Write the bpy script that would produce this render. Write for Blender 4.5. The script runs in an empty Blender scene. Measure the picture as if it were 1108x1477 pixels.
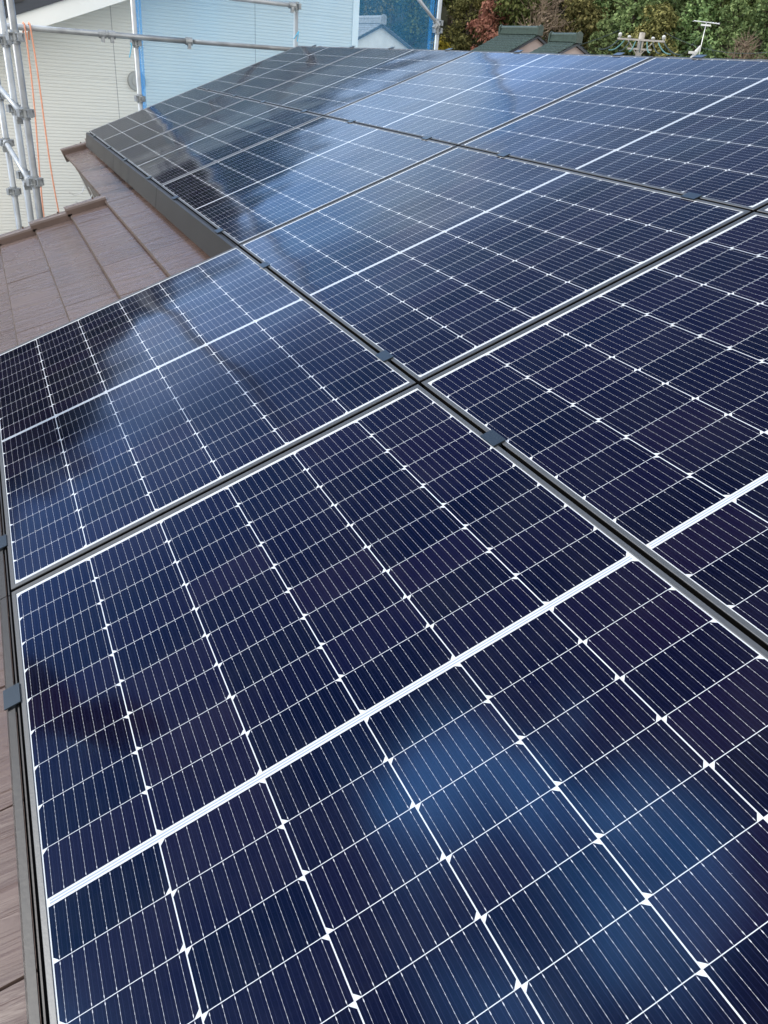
import bpy, bmesh, math, random
from mathutils import Vector, Matrix, noise
R_ = math.radians
random.seed(7)
sc = bpy.context.scene
COL = sc.collection

# ------------------------------------------------------------------ camera, world, sun, exposure
PITCH = R_(22.3)
EX = Vector((1, 0, 0))                                     # along the ridge
UP = Vector((0, math.cos(PITCH), math.sin(PITCH)))         # up the roof slope
NO = Vector((0, -math.sin(PITCH), math.cos(PITCH)))        # off the roof
def rp(u, v, h=0.0):
    """roof coordinates (metres up the slope, along the ridge, above the glass) to world"""
    return UP * u + EX * v + NO * h
CAM = rp(0.52194, 1.72045, 1.02121)
RX = [(0.8646444113, 0.4179509161, 0.2787598853), (-0.4687798336, 0.4716839810, 0.7468331070), (0.1806530088, -0.7764220848, 0.6037658790)]
def pv(r): return UP * r[0] + EX * r[1] - NO * r[2]
cx, cy, cz = pv(RX[0]), pv(RX[1]), pv(RX[2])
FPX = 1131.0
cam = bpy.data.cameras.new('camera'); camo = bpy.data.objects.new('camera', cam); COL.objects.link(camo)
camo.matrix_world = Matrix(((cx.x, -cy.x, -cz.x, CAM.x), (cx.y, -cy.y, -cz.y, CAM.y), (cx.z, -cy.z, -cz.z, CAM.z), (0, 0, 0, 1)))
cam.sensor_fit = 'VERTICAL'; cam.sensor_height = 36; cam.lens = 36 * FPX / 1477
cam.clip_start = 0.05; cam.clip_end = 3000
sc.camera = camo
def ray(x, y): return (cx * ((x - 554) / FPX) + cy * ((y - 738.5) / FPX) + cz)
def at(x, y, X):
    """the point of the plane X = const that lies in the given direction"""
    d = ray(x, y); return CAM + d * ((X - CAM.x) / d.x)
def polar(h, dist, z=0.0):
    return Vector((CAM.x - dist * math.cos(R_(h)), CAM.y + dist * math.sin(R_(h)), z))

SUN_EL, SUN_AZ = 32.0, 212.0
world = bpy.data.worlds.new('World'); sc.world = world; world.use_nodes = True
def build_sky():
    nt = world.node_tree; N = nt.nodes; L = nt.links
    bg = N['Background']; bg.inputs[1].default_value = 0.15
    sky = N.new('ShaderNodeTexSky'); sky.sky_type = 'NISHITA'; sky.sun_disc = False
    sky.sun_elevation = R_(SUN_EL); sky.sun_rotation = R_(SUN_AZ); sky.air_density = 1.0; sky.dust_density = .6; sky.ozone_density = 1.2
    tc = N.new('ShaderNodeTexCoord')
    mp = N.new('ShaderNodeMapping'); mp.inputs['Scale'].default_value = (1, 1, 2.6); L.new(tc.outputs['Generated'], mp.inputs[0])
    no = N.new('ShaderNodeTexNoise'); no.inputs['Scale'].default_value = 2.1; no.inputs['Detail'].default_value = 5; no.inputs['Roughness'].default_value = .55
    L.new(mp.outputs[0], no.inputs['Vector'])
    rm = N.new('ShaderNodeValToRGB'); rm.color_ramp.elements[0].position = .47; rm.color_ramp.elements[1].position = .72
    def vm(o, a, b_):
        n = N.new('ShaderNodeVectorMath'); n.operation = o; L.new(a, n.inputs[0]); n.inputs[1].default_value = b_; return n.outputs['Value']
    def mr(x, a, b_, c, d):
        n = N.new('ShaderNodeMapRange'); n.interpolation_type = 'SMOOTHSTEP'; L.new(x, n.inputs[0])
        for i, q in enumerate((a, b_, c, d)): n.inputs[i + 1].default_value = q
        return n.outputs[0]
    def ad(a, b_):
        n = N.new('ShaderNodeMath'); n.operation = 'ADD'; L.new(a, n.inputs[0]); L.new(b_, n.inputs[1]); return n.outputs[0]
    east = mr(vm('DOT_PRODUCT', tc.outputs['Generated'], (.9, .1, .25)), .05, .55, -.06, .34)     # bright cloud bank added in the unseen east to fill the shaded wall
    one = mr(vm('DOT_PRODUCT', tc.outputs['Generated'], Vector((-.42, -.235, .875)).normalized()), .965, .997, 0, .18)   # one cloud high in the west
    west = mr(vm('DOT_PRODUCT', tc.outputs['Generated'], Vector((-.90, .27, .345)).normalized()), .982, .998, 0, .17)    # one low over the hill
    sz = N.new('ShaderNodeSeparateXYZ'); L.new(tc.outputs['Generated'], sz.inputs[0])
    high = mr(sz.outputs[2], .36, .62, 0, -.15)                                                   # clearer towards the zenith
    L.new(ad(ad(ad(no.outputs[0], high), east), ad(one, west)), rm.inputs[0])
    hz = mr(sz.outputs[2], .16, .55, .85, 0)                                                       # pale haze low in the sky
    m0 = N.new('ShaderNodeMix'); m0.data_type = 'RGBA'; L.new(hz, m0.inputs[0]); L.new(sky.outputs[0], m0.inputs[6]); m0.inputs[7].default_value = (6.2, 9.8, 17.0, 1)
    mx = N.new('ShaderNodeMix'); mx.data_type = 'RGBA'
    L.new(rm.outputs[0], mx.inputs[0]); L.new(m0.outputs[2], mx.inputs[6]); mx.inputs[7].default_value = (8.4, 8.2, 7.9, 1)
    m3 = N.new('ShaderNodeMix'); m3.data_type = 'RGBA'; n4 = N.new('ShaderNodeTexNoise'); n4.inputs['Scale'].default_value = 5.5; n4.inputs['Detail'].default_value = 4; L.new(tc.outputs['Generated'], n4.inputs['Vector'])
    L.new(mr(ad(vm('DOT_PRODUCT', tc.outputs['Generated'], Vector((-.42, -.235, .875)).normalized()), mr(n4.outputs[0], .3, .7, -.030, .010)), .957, 1.003, 0, 1), m3.inputs[0])
    cl = N.new('ShaderNodeVectorMath'); cl.operation = 'SCALE'; cl.inputs[0].default_value = (44, 47, 50); L.new(mr(no.outputs[0], .30, .62, .25, 1), cl.inputs['Scale'])
    L.new(mx.outputs[2], m3.inputs[6]); L.new(cl.outputs[0], m3.inputs[7])                       # the sunlit heart of that high cloud
    L.new(m3.outputs[2], bg.inputs[0])
build_sky()
sd = bpy.data.lights.new('sun', 'SUN'); sd.energy = 2.2; sd.angle = R_(4.0); sd.color = (1, .95, .87)
so = bpy.data.objects.new('sun', sd); COL.objects.link(so)
sdir = Vector((math.sin(R_(SUN_AZ)) * math.cos(R_(SUN_EL)), math.cos(R_(SUN_AZ)) * math.cos(R_(SUN_EL)), math.sin(R_(SUN_EL))))
so.rotation_euler = sdir.to_track_quat('Z', 'Y').to_euler()
sc.view_settings.view_transform = 'Standard'; sc.view_settings.look = 'None'; sc.view_settings.gamma = 1
sc.view_settings.exposure = 0.75
sc.render.engine = 'CYCLES'
sc.cycles.max_bounces = 8; sc.cycles.transparent_max_bounces = 12

# ------------------------------------------------------------------ helpers
class MB:
    def __init__(s): s.v = []; s.f = []; s.m = []
    def add(s, vs, fs, m=0):
        o = len(s.v); s.v += [tuple(p) for p in vs]; s.f += [tuple(i + o for i in f) for f in fs]; s.m += [m] * len(fs)
        return s
    def hexa(s, p, m=0):      # eight corners: four bottom (ccw from above), four top
        return s.add(p, [(3, 2, 1, 0), (4, 5, 6, 7), (0, 1, 5, 4), (1, 2, 6, 5), (2, 3, 7, 6), (3, 0, 4, 7)], m)
    def box(s, c, dx, dy, dz, ax=None, m=0):
        a = ax or (Vector((1, 0, 0)), Vector((0, 1, 0)), Vector((0, 0, 1))); c = Vector(c)
        X, Y, Z = a[0] * dx / 2, a[1] * dy / 2, a[2] * dz / 2
        return s.hexa([c - X - Y - Z, c + X - Y - Z, c + X + Y - Z, c - X + Y - Z, c - X - Y + Z, c + X - Y + Z, c + X + Y + Z, c - X + Y + Z], m)
    def rbox(s, u0, u1, v0, v1, h0, h1, m=0):   # box in roof coordinates
        return s.hexa([rp(u0, v0, h0), rp(u0, v1, h0), rp(u1, v1, h0), rp(u1, v0, h0), rp(u0, v0, h1), rp(u0, v1, h1), rp(u1, v1, h1), rp(u1, v0, h1)], m)
    def tube(s, pts, r, n=12, cap=True, m=0):
        pts = [Vector(p) for p in pts]; rr = r if isinstance(r, (list, tuple)) else [r] * len(pts)
        vs = []; a = None
        for i, p in enumerate(pts):
            d = (pts[min(i + 1, len(pts) - 1)] - pts[max(i - 1, 0)]).normalized()
            if a is None: a = d.orthogonal().normalized()
            a = (a - d * a.dot(d)).normalized(); b = d.cross(a)
            for k in range(n):
                t = 2 * math.pi * k / n; vs.append(p + (a * math.cos(t) + b * math.sin(t)) * rr[i])
        fs = [(i * n + k, i * n + (k + 1) % n, (i + 1) * n + (k + 1) % n, (i + 1) * n + k) for i in range(len(pts) - 1) for k in range(n)]
        if cap: fs += [tuple(range(n - 1, -1, -1)), tuple((len(pts) - 1) * n + k for k in range(n))]
        return s.add(vs, fs, m)
    def prism(s, prof, a, b, m=0):   # a profile given at both ends: prof(a) list of points
        pa, pb = a, b; n = len(pa)
        return s.add(list(pa) + list(pb), [tuple(range(n - 1, -1, -1)), tuple(range(n, 2 * n))] + [(i, (i + 1) % n, n + (i + 1) % n, n + i) for i in range(n)], m)
    def build(s, name, mats, parent=None, smooth=False, origin=None):
        me = bpy.data.meshes.new(name); o = Vector(origin) if origin is not None else None
        me.from_pydata([tuple(Vector(p) - o) for p in s.v] if o else s.v, [], s.f)
        mats = mats if isinstance(mats, (list, tuple)) else [mats]
        for m in mats: me.materials.append(m)
        me.polygons.foreach_set('material_index', s.m)
        if smooth: me.polygons.foreach_set('use_smooth', [True] * len(s.f))
        bm = bmesh.new(); bm.from_mesh(me); bmesh.ops.recalc_face_normals(bm, faces=bm.faces); bm.to_mesh(me); bm.free()
        ob = bpy.data.objects.new(name, me); COL.objects.link(ob)
        if o: ob.location = o
        if parent:
            ob.parent = parent
            if o is None: ob.matrix_parent_inverse = parent.matrix_world.inverted()
        return ob
def tag(o, label=None, cat=None, group=None, kind=None):
    if label: o['label'] = label
    if cat: o['category'] = cat
    if group: o['group'] = group
    if kind: o['kind'] = kind
    return o
def empty(name, loc, label=None, cat=None, group=None):
    o = bpy.data.objects.new(name, None); COL.objects.link(o); o.location = loc; o.empty_display_size = .2
    o.matrix_world = Matrix.Translation(loc)
    return tag(o, label, cat, group)
def copy_thing(o, parent=None):
    c = o.copy(); COL.objects.link(c)
    if parent: c.parent = parent
    for ch in list(o.children): copy_thing(ch, c)
    return c

# ------------------------------------------------------------------ materials
def mat(name, col, rough=.6, metal=0, spec=.5, var=0, vscale=8, bump=0, bscale=60, detail=6, stretch=(1, 1, 1)):
    m = bpy.data.materials.new(name); m.use_nodes = True; nt = m.node_tree; b = nt.nodes['Principled BSDF']; L = nt.links
    b.inputs['Base Color'].default_value = (*col, 1); b.inputs['Roughness'].default_value = rough; b.inputs['Metallic'].default_value = metal
    b.inputs['Specular IOR Level'].default_value = spec
    if var or bump:
        tc = nt.nodes.new('ShaderNodeTexCoord'); mp = nt.nodes.new('ShaderNodeMapping'); mp.inputs['Scale'].default_value = stretch
        L.new(tc.outputs['Object'], mp.inputs[0])
    if var:
        n = nt.nodes.new('ShaderNodeTexNoise'); n.inputs['Scale'].default_value = vscale; n.inputs['Detail'].default_value = detail
        L.new(mp.outputs[0], n.inputs['Vector'])
        r = nt.nodes.new('ShaderNodeMapRange'); r.inputs[1].default_value = .3; r.inputs[2].default_value = .7; r.inputs[3].default_value = 1 - var; r.inputs[4].default_value = 1 + var
        L.new(n.outputs[0], r.inputs[0])
        mx = nt.nodes.new('ShaderNodeVectorMath'); mx.operation = 'SCALE'; mx.inputs[0].default_value = col
        L.new(r.outputs[0], mx.inputs['Scale']); L.new(mx.outputs[0], b.inputs['Base Color'])
    if bump:
        n = nt.nodes.new('ShaderNodeTexNoise'); n.inputs['Scale'].default_value = bscale; n.inputs['Detail'].default_value = 6
        L.new(mp.outputs[0], n.inputs['Vector'])
        bp = nt.nodes.new('ShaderNodeBump'); bp.inputs['Strength'].default_value = bump; bp.inputs['Distance'].default_value = .01
        L.new(n.outputs[0], bp.inputs['Height']); L.new(bp.outputs[0], b.inputs['Normal'])
    return m

class G:
    """tiny maths-node writer"""
    def __init__(s, nt): s.nt = nt
    def op(s, o, a, b=None, c=None):
        n = s.nt.nodes.new('ShaderNodeMath'); n.operation = o
        for i, x in enumerate((a, b, c)):
            if x is None: continue
            if isinstance(x, (int, float)): n.inputs[i].default_value = x
            else: s.nt.links.new(x, n.inputs[i])
        return n.outputs[0]
    def __getattr__(s, k): return lambda *a: s.op(k.upper(), *a)

# panel layout in millimetres
PU, PV = 1137.8, 1748.1                 # spacing of the panels
PW, PH = 1127.6, 1736.4                 # one panel
CU, CV, CG = 184.0, 93.0, 14.0          # cell spacing, centre gap
MU, MV = 11.8, 24.2
def glass_material():
    m = bpy.data.materials.new('solar_cells'); m.use_nodes = True; nt = m.node_tree; L = nt.links; g = G(nt); b = nt.nodes['Principled BSDF']
    tc = nt.nodes.new('ShaderNodeTexCoord'); sp = nt.nodes.new('ShaderNodeSeparateXYZ'); L.new(tc.outputs['Object'], sp.inputs[0])
    u = g.multiply(sp.outputs[0], 1000.0); v = g.multiply(sp.outputs[1], 1000.0)
    uu = g.subtract(u, MU); cu = g.divide(uu, CU); ci = g.floor(cu); fu = g.multiply(g.subtract(cu, ci), CU)
    inu = g.multiply(g.greater_than(cu, 0.0), g.less_than(cu, 6.0))
    low = g.greater_than(v, PH / 2)
    vv = g.subtract(g.subtract(v, MV), g.multiply(low, CG)); cv = g.divide(vv, CV); ri = g.floor(cv); fv = g.multiply(g.subtract(cv, ri), CV)
    inv = g.multiply(g.greater_than(cv, 0.0), g.less_than(cv, 18.0))
    mid = g.greater_than(g.absolute(g.subtract(v, PH / 2)), CG / 2)
    GU, GV = 0.98, 0.56                   # half the white gaps
    du = g.minimum(g.subtract(fu, GU), g.subtract(CU - GU, fu))
    dt = g.subtract(fv, GV); db = g.subtract(CV - GV, fv); dv = g.minimum(dt, db)
    odd = g.absolute(g.subtract(g.modulo(ci, 2.0), low))       # which side of the half cell has its corners cut
    dc = g.add(g.multiply(dt, g.subtract(1.0, odd)), g.multiply(db, odd))
    cell = g.multiply(g.multiply(g.greater_than(du, 0.0), g.greater_than(dv, 0.0)), g.multiply(g.multiply(inu, inv), mid))
    cell = g.multiply(cell, g.greater_than(g.add(du, dc), 8.6))
    # ten busbars per cell, solder pads along them
    bq = g.divide(g.subtract(fu, GU), (CU - 2 * GU) / 10.0)
    bb = g.multiply(g.absolute(g.subtract(g.subtract(bq, g.floor(bq)), 0.5)), (CU - 2 * GU) / 10.0)
    pq = g.divide(fv, 11.6); pf = g.absolute(g.subtract(g.subtract(pq, g.floor(pq)), 0.5))
    pad = g.less_than(pf, 0.16)
    tip = g.multiply(g.less_than(dv, 6.5), g.greater_than(dv, 2.5))
    wdt = g.add(0.145, g.add(g.multiply(pad, 0.10), g.multiply(tip, 0.32)))
    bus = g.less_than(bb, wdt)
    # the weak lines seen half way between the busbars
    faint = g.multiply(g.less_than(g.absolute(g.subtract(bb, 5.2)), 0.5), 0.35)
    fq = g.divide(fv, 1.45); fing = g.multiply(g.less_than(g.subtract(fq, g.floor(fq)), 0.06), 0.35)
    # per-cell tone and fine grain
    wn = nt.nodes.new('ShaderNodeTexWhiteNoise'); wn.noise_dimensions = '3D'
    cmb = nt.nodes.new('ShaderNodeCombineXYZ'); oi = nt.nodes.new('ShaderNodeObjectInfo')
    L.new(ci, cmb.inputs[0]); L.new(ri, cmb.inputs[1]); L.new(oi.outputs['Random'], cmb.inputs[2]); L.new(cmb.outputs[0], wn.inputs['Vector'])
    tone = g.add(0.55, g.multiply(wn.outputs['Value'], 0.9))
    gr = nt.nodes.new('ShaderNodeTexNoise'); gr.inputs['Scale'].default_value = 420; gr.inputs['Detail'].default_value = 2; L.new(tc.outputs['Object'], gr.inputs['Vector'])
    tone = g.multiply(tone, g.add(0.55, g.multiply(gr.outputs[0], 0.9)))
    def mix(f, a, bcol):
        n = nt.nodes.new('ShaderNodeMix'); n.data_type = 'RGBA'; L.new(f, n.inputs[0])
        for i, x in ((6, a), (7, bcol)):
            if isinstance(x, tuple): n.inputs[i].default_value = (*x, 1)
            else: L.new(x, n.inputs[i])
        return n.outputs[2]
    hue = nt.nodes.new('ShaderNodeTexNoise'); hue.inputs['Scale'].default_value = 1.6; hue.inputs['Detail'].default_value = 2; L.new(tc.outputs['Object'], hue.inputs['Vector'])
    hm = nt.nodes.new('ShaderNodeMapRange'); L.new(g.add(g.multiply(hue.outputs[0], 1.0), g.multiply(wn.outputs['Value'], .35)), hm.inputs[0]); hm.inputs[1].default_value = .5; hm.inputs[2].default_value = .9
    cc = nt.nodes.new('ShaderNodeVectorMath'); cc.operation = 'SCALE'; L.new(mix(hm.outputs[0], (.0014, .0016, .0100), (.0034, .0019, .0078)), cc.inputs[0]); L.new(tone, cc.inputs['Scale'])
    c = mix(faint, cc.outputs[0], (.016, .018, .042))
    c = mix(fing, c, (.02, .022, .042))
    c = mix(bus, c, (.47, .47, .49))
    # dust specks
    vo = nt.nodes.new('ShaderNodeTexVoronoi'); vo.inputs['Scale'].default_value = 22; L.new(tc.outputs['Object'], vo.inputs['Vector'])
    speck = g.multiply(g.less_than(vo.outputs['Distance'], 0.012), 0.6)
    c = mix(speck, c, (.35, .37, .42))
    # a thin film of dust, heavier in drifts
    df = nt.nodes.new('ShaderNodeTexNoise'); df.inputs['Scale'].default_value = 4.5; df.inputs['Detail'].default_value = 8; df.inputs['Roughness'].default_value = .7; L.new(tc.outputs['Object'], df.inputs['Vector'])
    dm = nt.nodes.new('ShaderNodeMapRange'); L.new(df.outputs[0], dm.inputs[0]); dm.inputs[1].default_value = .42; dm.inputs[2].default_value = .80; dm.inputs[3].default_value = 0; dm.inputs[4].default_value = .022
    c = mix(dm.outputs[0], c, (.30, .29, .27))
    # backsheet with the flat ribbons in the centre line
    rib = g.multiply(g.less_than(g.absolute(g.subtract(g.absolute(g.subtract(v, PH / 2)), 2.6)), 1.3), g.multiply(g.greater_than(u, 16.0), g.less_than(u, PW - 16.0)))
    w = mix(rib, (.52, .54, .55), (.28, .32, .38))
    c = mix(cell, w, c)
    nt.nodes.remove(b)
    dif = nt.nodes.new('ShaderNodeBsdfDiffuse'); L.new(c, dif.inputs[0])
    glo = nt.nodes.new('ShaderNodeBsdfGlossy'); mxs = nt.nodes.new('ShaderNodeMixShader')
    fre = nt.nodes.new('ShaderNodeFresnel'); fre.inputs[0].default_value = 1.5          # anti-reflection coated glass: weak, bluish head-on, strong at grazing angles
    tf = nt.nodes.new('ShaderNodeMapRange'); tf.interpolation_type = 'SMOOTHSTEP'; L.new(fre.outputs[0], tf.inputs[0]); tf.inputs[1].default_value = .045; tf.inputs[2].default_value = .22
    L.new(mix(tf.outputs[0], (.07, .23, .54), (.92, .96, 1.0)), glo.inputs[0])
    L.new(g.minimum(g.multiply(fre.outputs[0], .78), .27), mxs.inputs[0]); L.new(dif.outputs[0], mxs.inputs[1]); L.new(glo.outputs[0], mxs.inputs[2])
    L.new(mxs.outputs[0], nt.nodes['Material Output'].inputs[0])
    rn = nt.nodes.new('ShaderNodeTexNoise'); rn.inputs['Scale'].default_value = 3.0; rn.inputs['Detail'].default_value = 3; L.new(tc.outputs['Object'], rn.inputs['Vector'])
    L.new(g.add(0.07, g.multiply(rn.outputs[0], 0.06)), glo.inputs['Roughness'])
    # glass that is never quite flat
    n1 = nt.nodes.new('ShaderNodeTexNoise'); n1.inputs['Scale'].default_value = 1.7; n1.inputs['Detail'].default_value = 1
    ad = nt.nodes.new('ShaderNodeVectorMath'); ad.operation = 'ADD'; L.new(tc.outputs['Object'], ad.inputs[0])
    cm2 = nt.nodes.new('ShaderNodeCombineXYZ'); L.new(g.multiply(oi.outputs['Random'], 40.0), cm2.inputs[0]); L.new(cm2.outputs[0], ad.inputs[1]); L.new(ad.outputs[0], n1.inputs['Vector'])
    bp = nt.nodes.new('ShaderNodeBump'); bp.inputs['Strength'].default_value = 1; bp.inputs['Distance'].default_value = 0.008
    L.new(n1.outputs[0], bp.inputs['Height']); L.new(bp.outputs[0], glo.inputs['Normal']); L.new(bp.outputs[0], fre.inputs['Normal'])
    return m

M = {}
M['cells'] = glass_material()
M['frame'] = mat('black_anodised', (.085, .089, .093), .48, .55, bump=.04, bscale=200)
M['cover'] = mat('dark_satin_metal', (.013, .0135, .015), .50, .1, var=.15, vscale=5, bump=.05, bscale=90)
M['clamp'] = mat('clamp_metal', (.045, .06, .075), .3, .7)
M['dark'] = mat('seam_shade_black', (.004, .004, .004), .9, spec=.05)  # near-black that paints the shade between panels onto frame walls and rails
M['pipe'] = mat('galvanised_steel', (.34, .36, .37), .42, .55, var=.22, vscale=9, bump=.12, bscale=40)
M['pipe_pale'] = mat('pale_galvanised_steel', (.36, .385, .40), .5, .35, var=.12, vscale=12, bump=.1, bscale=40)
M['pipe_dull'] = mat('weathered_steel', (.23, .24, .245), .5, .5, var=.25, vscale=9, bump=.12, bscale=40)
M['clampsteel'] = mat('coupler_steel', (.30, .32, .33), .5, .55, var=.3, vscale=30)
M['rope'] = mat('orange_rope', (.66, .30, .19), .8, var=.15, vscale=50)
M['white'] = mat('white_paint', (.80, .80, .76), .5, var=.03, vscale=3)
M['darktrim'] = mat('dark_navy_trim', (.035, .042, .055), .4)
M['blackroof'] = mat('black_slate', (.03, .03, .032), .6, var=.3, vscale=12)
M['plaster'] = mat('white_plaster', (.62, .62, .60), .85, var=.08, vscale=2)
M['pinkwall'] = mat('pinkish_render', (.42, .35, .33), .85, var=.06, vscale=2)
M['greyroof'] = mat('grey_kawara', (.23, .24, .25), .55, var=.25, vscale=6)
M['greenroof'] = mat('green_glazed_kawara', (.042, .066, .056), .4, var=.3, vscale=7)
M['concrete'] = mat('concrete', (.42, .39, .34), .85, var=.15, vscale=8, bump=.2, bscale=40)
M['ceramic'] = mat('white_ceramic', (.55, .55, .52), .3)
M['alu'] = mat('antenna_aluminium', (.78, .79, .78), .45, .3)
M['wire'] = mat('black_cable', (.03, .05, .05), .6)
M['teal'] = mat('teal_insulation', (.08, .20, .20), .6)
M['ventgrey'] = mat('vent_plastic', (.36, .37, .36), .6)
M['ground'] = mat('dry_ground', (.30, .28, .24), .95, var=.3, vscale=.4, bump=.3, bscale=3)
M['hill'] = mat('hill_soil', (.035, .038, .020), .95, var=.4, vscale=.15, bump=.4, bscale=1)
M['bracket'] = mat('bare_galvanised_wire', (.6, .6, .58), .4, .5)
M['fascia'] = mat('grey_brown_fascia', (.060, .050, .045), .55, var=.1, vscale=9)
M['ribbon'] = mat('blue_plastic_tie', (.10, .42, .60), .5)
M['bark'] = mat('bark', (.075, .06, .045), .9, var=.3, vscale=6, bump=.5, bscale=12)
M['palebark'] = mat('pale_bark', (.26, .20, .14), .9, var=.25, vscale=6, bump=.4, bscale=12)

def tile_material():
    m = bpy.data.materials.new('brown_slate_tile'); m.use_nodes = True; nt = m.node_tree; L = nt.links; g = G(nt); b = nt.nodes['Principled BSDF']
    ge = nt.nodes.new('ShaderNodeNewGeometry'); tc = nt.nodes.new('ShaderNodeTexCoord')
    mp = nt.nodes.new('ShaderNodeMapping'); mp.inputs['Rotation'].default_value = (-PITCH, 0, R_(4)); L.new(tc.outputs['Object'], mp.inputs[0])
    sc1 = nt.nodes.new('ShaderNodeVectorMath'); sc1.operation = 'MULTIPLY'; sc1.inputs[1].default_value = (27, 2.6, 1); L.new(mp.outputs[0], sc1.inputs[0])
    of = nt.nodes.new('ShaderNodeVectorMath'); of.operation = 'ADD'; L.new(sc1.outputs[0], of.inputs[0])
    cb = nt.nodes.new('ShaderNodeCombineXYZ'); L.new(g.multiply(ge.outputs['Random Per Island'], 57.0), cb.inputs[2]); L.new(cb.outputs[0], of.inputs[1])
    n1 = nt.nodes.new('ShaderNodeTexNoise'); n1.inputs['Scale'].default_value = 1; n1.inputs['Detail'].default_value = 4; n1.inputs['Roughness'].default_value = .55; n1.inputs['Distortion'].default_value = .6
    L.new(of.outputs[0], n1.inputs['Vector'])
    n2 = nt.nodes.new('ShaderNodeTexNoise'); n2.inputs['Scale'].default_value = 2.2; n2.inputs['Detail'].default_value = 5; L.new(tc.outputs['Object'], n2.inputs['Vector'])
    t = g.add(g.multiply(ge.outputs['Random Per Island'], .22), g.add(.68, g.multiply(n2.outputs[0], .40)))
    cc = nt.nodes.new('ShaderNodeVectorMath'); cc.operation = 'SCALE'; cc.inputs[0].default_value = (.112, .076, .063); L.new(g.multiply(t, g.add(.72, g.multiply(n1.outputs[0], .56))), cc.inputs['Scale'])
    L.new(cc.outputs[0], b.inputs['Base Color'])
    L.new(g.add(.17, g.multiply(n2.outputs[0], .18)), b.inputs['Roughness'])
    b.inputs['Specular IOR Level'].default_value = .5
    bp = nt.nodes.new('ShaderNodeBump'); bp.inputs['Strength'].default_value = .9; bp.inputs['Distance'].default_value = .0085
    L.new(n1.outputs[0], bp.inputs['Height']); L.new(bp.outputs[0], b.inputs['Normal'])
    return m
M['tile'] = tile_material()
M['tile_edge'] = mat('brown_tile_edge', (.055, .036, .024), .8, var=.4, vscale=30)  # darker brown on the tail face and nose of each tile

def siding_material():
    m = bpy.data.materials.new('cream_siding'); m.use_nodes = True; nt = m.node_tree; L = nt.links; g = G(nt); b = nt.nodes['Principled BSDF']
    tc = nt.nodes.new('ShaderNodeTexCoord'); sp = nt.nodes.new('ShaderNodeSeparateXYZ'); L.new(tc.outputs['Object'], sp.inputs[0])
    z = sp.outputs[2]; y = g.add(sp.outputs[1], sp.outputs[0])
    nz = nt.nodes.new('ShaderNodeTexNoise'); nz.inputs['Scale'].default_value = 1.4; nz.inputs['Detail'].default_value = 3
    mp = nt.nodes.new('ShaderNodeMapping'); mp.inputs['Scale'].default_value = (6, 6, 40); L.new(tc.outputs['Object'], mp.inputs[0]); L.new(mp.outputs[0], nz.inputs['Vector'])
    q = g.divide(g.add(z, g.multiply(nz.outputs[0], .012)), .0375); fz = g.subtract(q, g.floor(q))
    prof = g.minimum(g.multiply(fz, 4.0), 1.0)                        # one deep groove, then a rough flat band
    j1 = g.divide(g.add(z, .11), .455); jf = g.subtract(j1, g.floor(j1)); hj = g.less_than(jf, .006)
    j2 = g.divide(g.add(y, 4.58), 1.82); kf = g.subtract(j2, g.floor(j2)); vj = g.less_than(kf, .005)
    joint = g.maximum(hj, vj)
    n = nt.nodes.new('ShaderNodeMix'); n.data_type = 'RGBA'; L.new(joint, n.inputs[0]); n.inputs[6].default_value = (.70, .695, .645, 1); n.inputs[7].default_value = (.36, .36, .345, 1)
    L.new(n.outputs[2], b.inputs['Base Color']); b.inputs['Roughness'].default_value = .7
    bp = nt.nodes.new('ShaderNodeBump'); bp.inputs['Strength'].default_value = 1; bp.inputs['Distance'].default_value = .0038
    L.new(g.add(prof, g.multiply(nz.outputs[0], .25)), bp.inputs['Height']); L.new(bp.outputs[0], b.inputs['Normal'])
    return m
M['siding'] = siding_material()

def sheet_material():
    m = bpy.data.materials.new('blue_scaffold_mesh'); m.use_nodes = True; nt = m.node_tree; L = nt.links; N = nt.nodes; N.remove(N['Principled BSDF'])
    tr = N.new('ShaderNodeBsdfTransparent'); tr.inputs[0].default_value = (.86, .955, 1, 1)
    df = N.new('ShaderNodeBsdfDiffuse'); df.inputs[0].default_value = (.12, .48, .90, 1)
    tl = N.new('ShaderNodeBsdfTranslucent'); tl.inputs[0].default_value = (.12, .50, .93, 1)
    a = N.new('ShaderNodeMixShader'); a.inputs[0].default_value = .5; L.new(df.outputs[0], a.inputs[1]); L.new(tl.outputs[0], a.inputs[2])
    tc = N.new('ShaderNodeTexCoord'); mp = N.new('ShaderNodeMapping'); mp.inputs['Scale'].default_value = (1, 1.2, .35); L.new(tc.outputs['Object'], mp.inputs[0])
    no = N.new('ShaderNodeTexNoise'); no.inputs['Scale'].default_value = 1.6; L.new(mp.outputs[0], no.inputs['Vector'])
    r = N.new('ShaderNodeMapRange'); r.inputs[1].default_value = .3; r.inputs[2].default_value = .7; r.inputs[3].default_value = .15; r.inputs[4].default_value = .24; L.new(no.outputs[0], r.inputs[0])
    b = N.new('ShaderNodeMixShader'); L.new(r.outputs[0], b.inputs[0]); L.new(tr.outputs[0], b.inputs[1]); L.new(a.outputs[0], b.inputs[2])
    L.new(b.outputs[0], N['Material Output'].inputs[0])
    return m
M['sheet'] = sheet_material()

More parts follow.
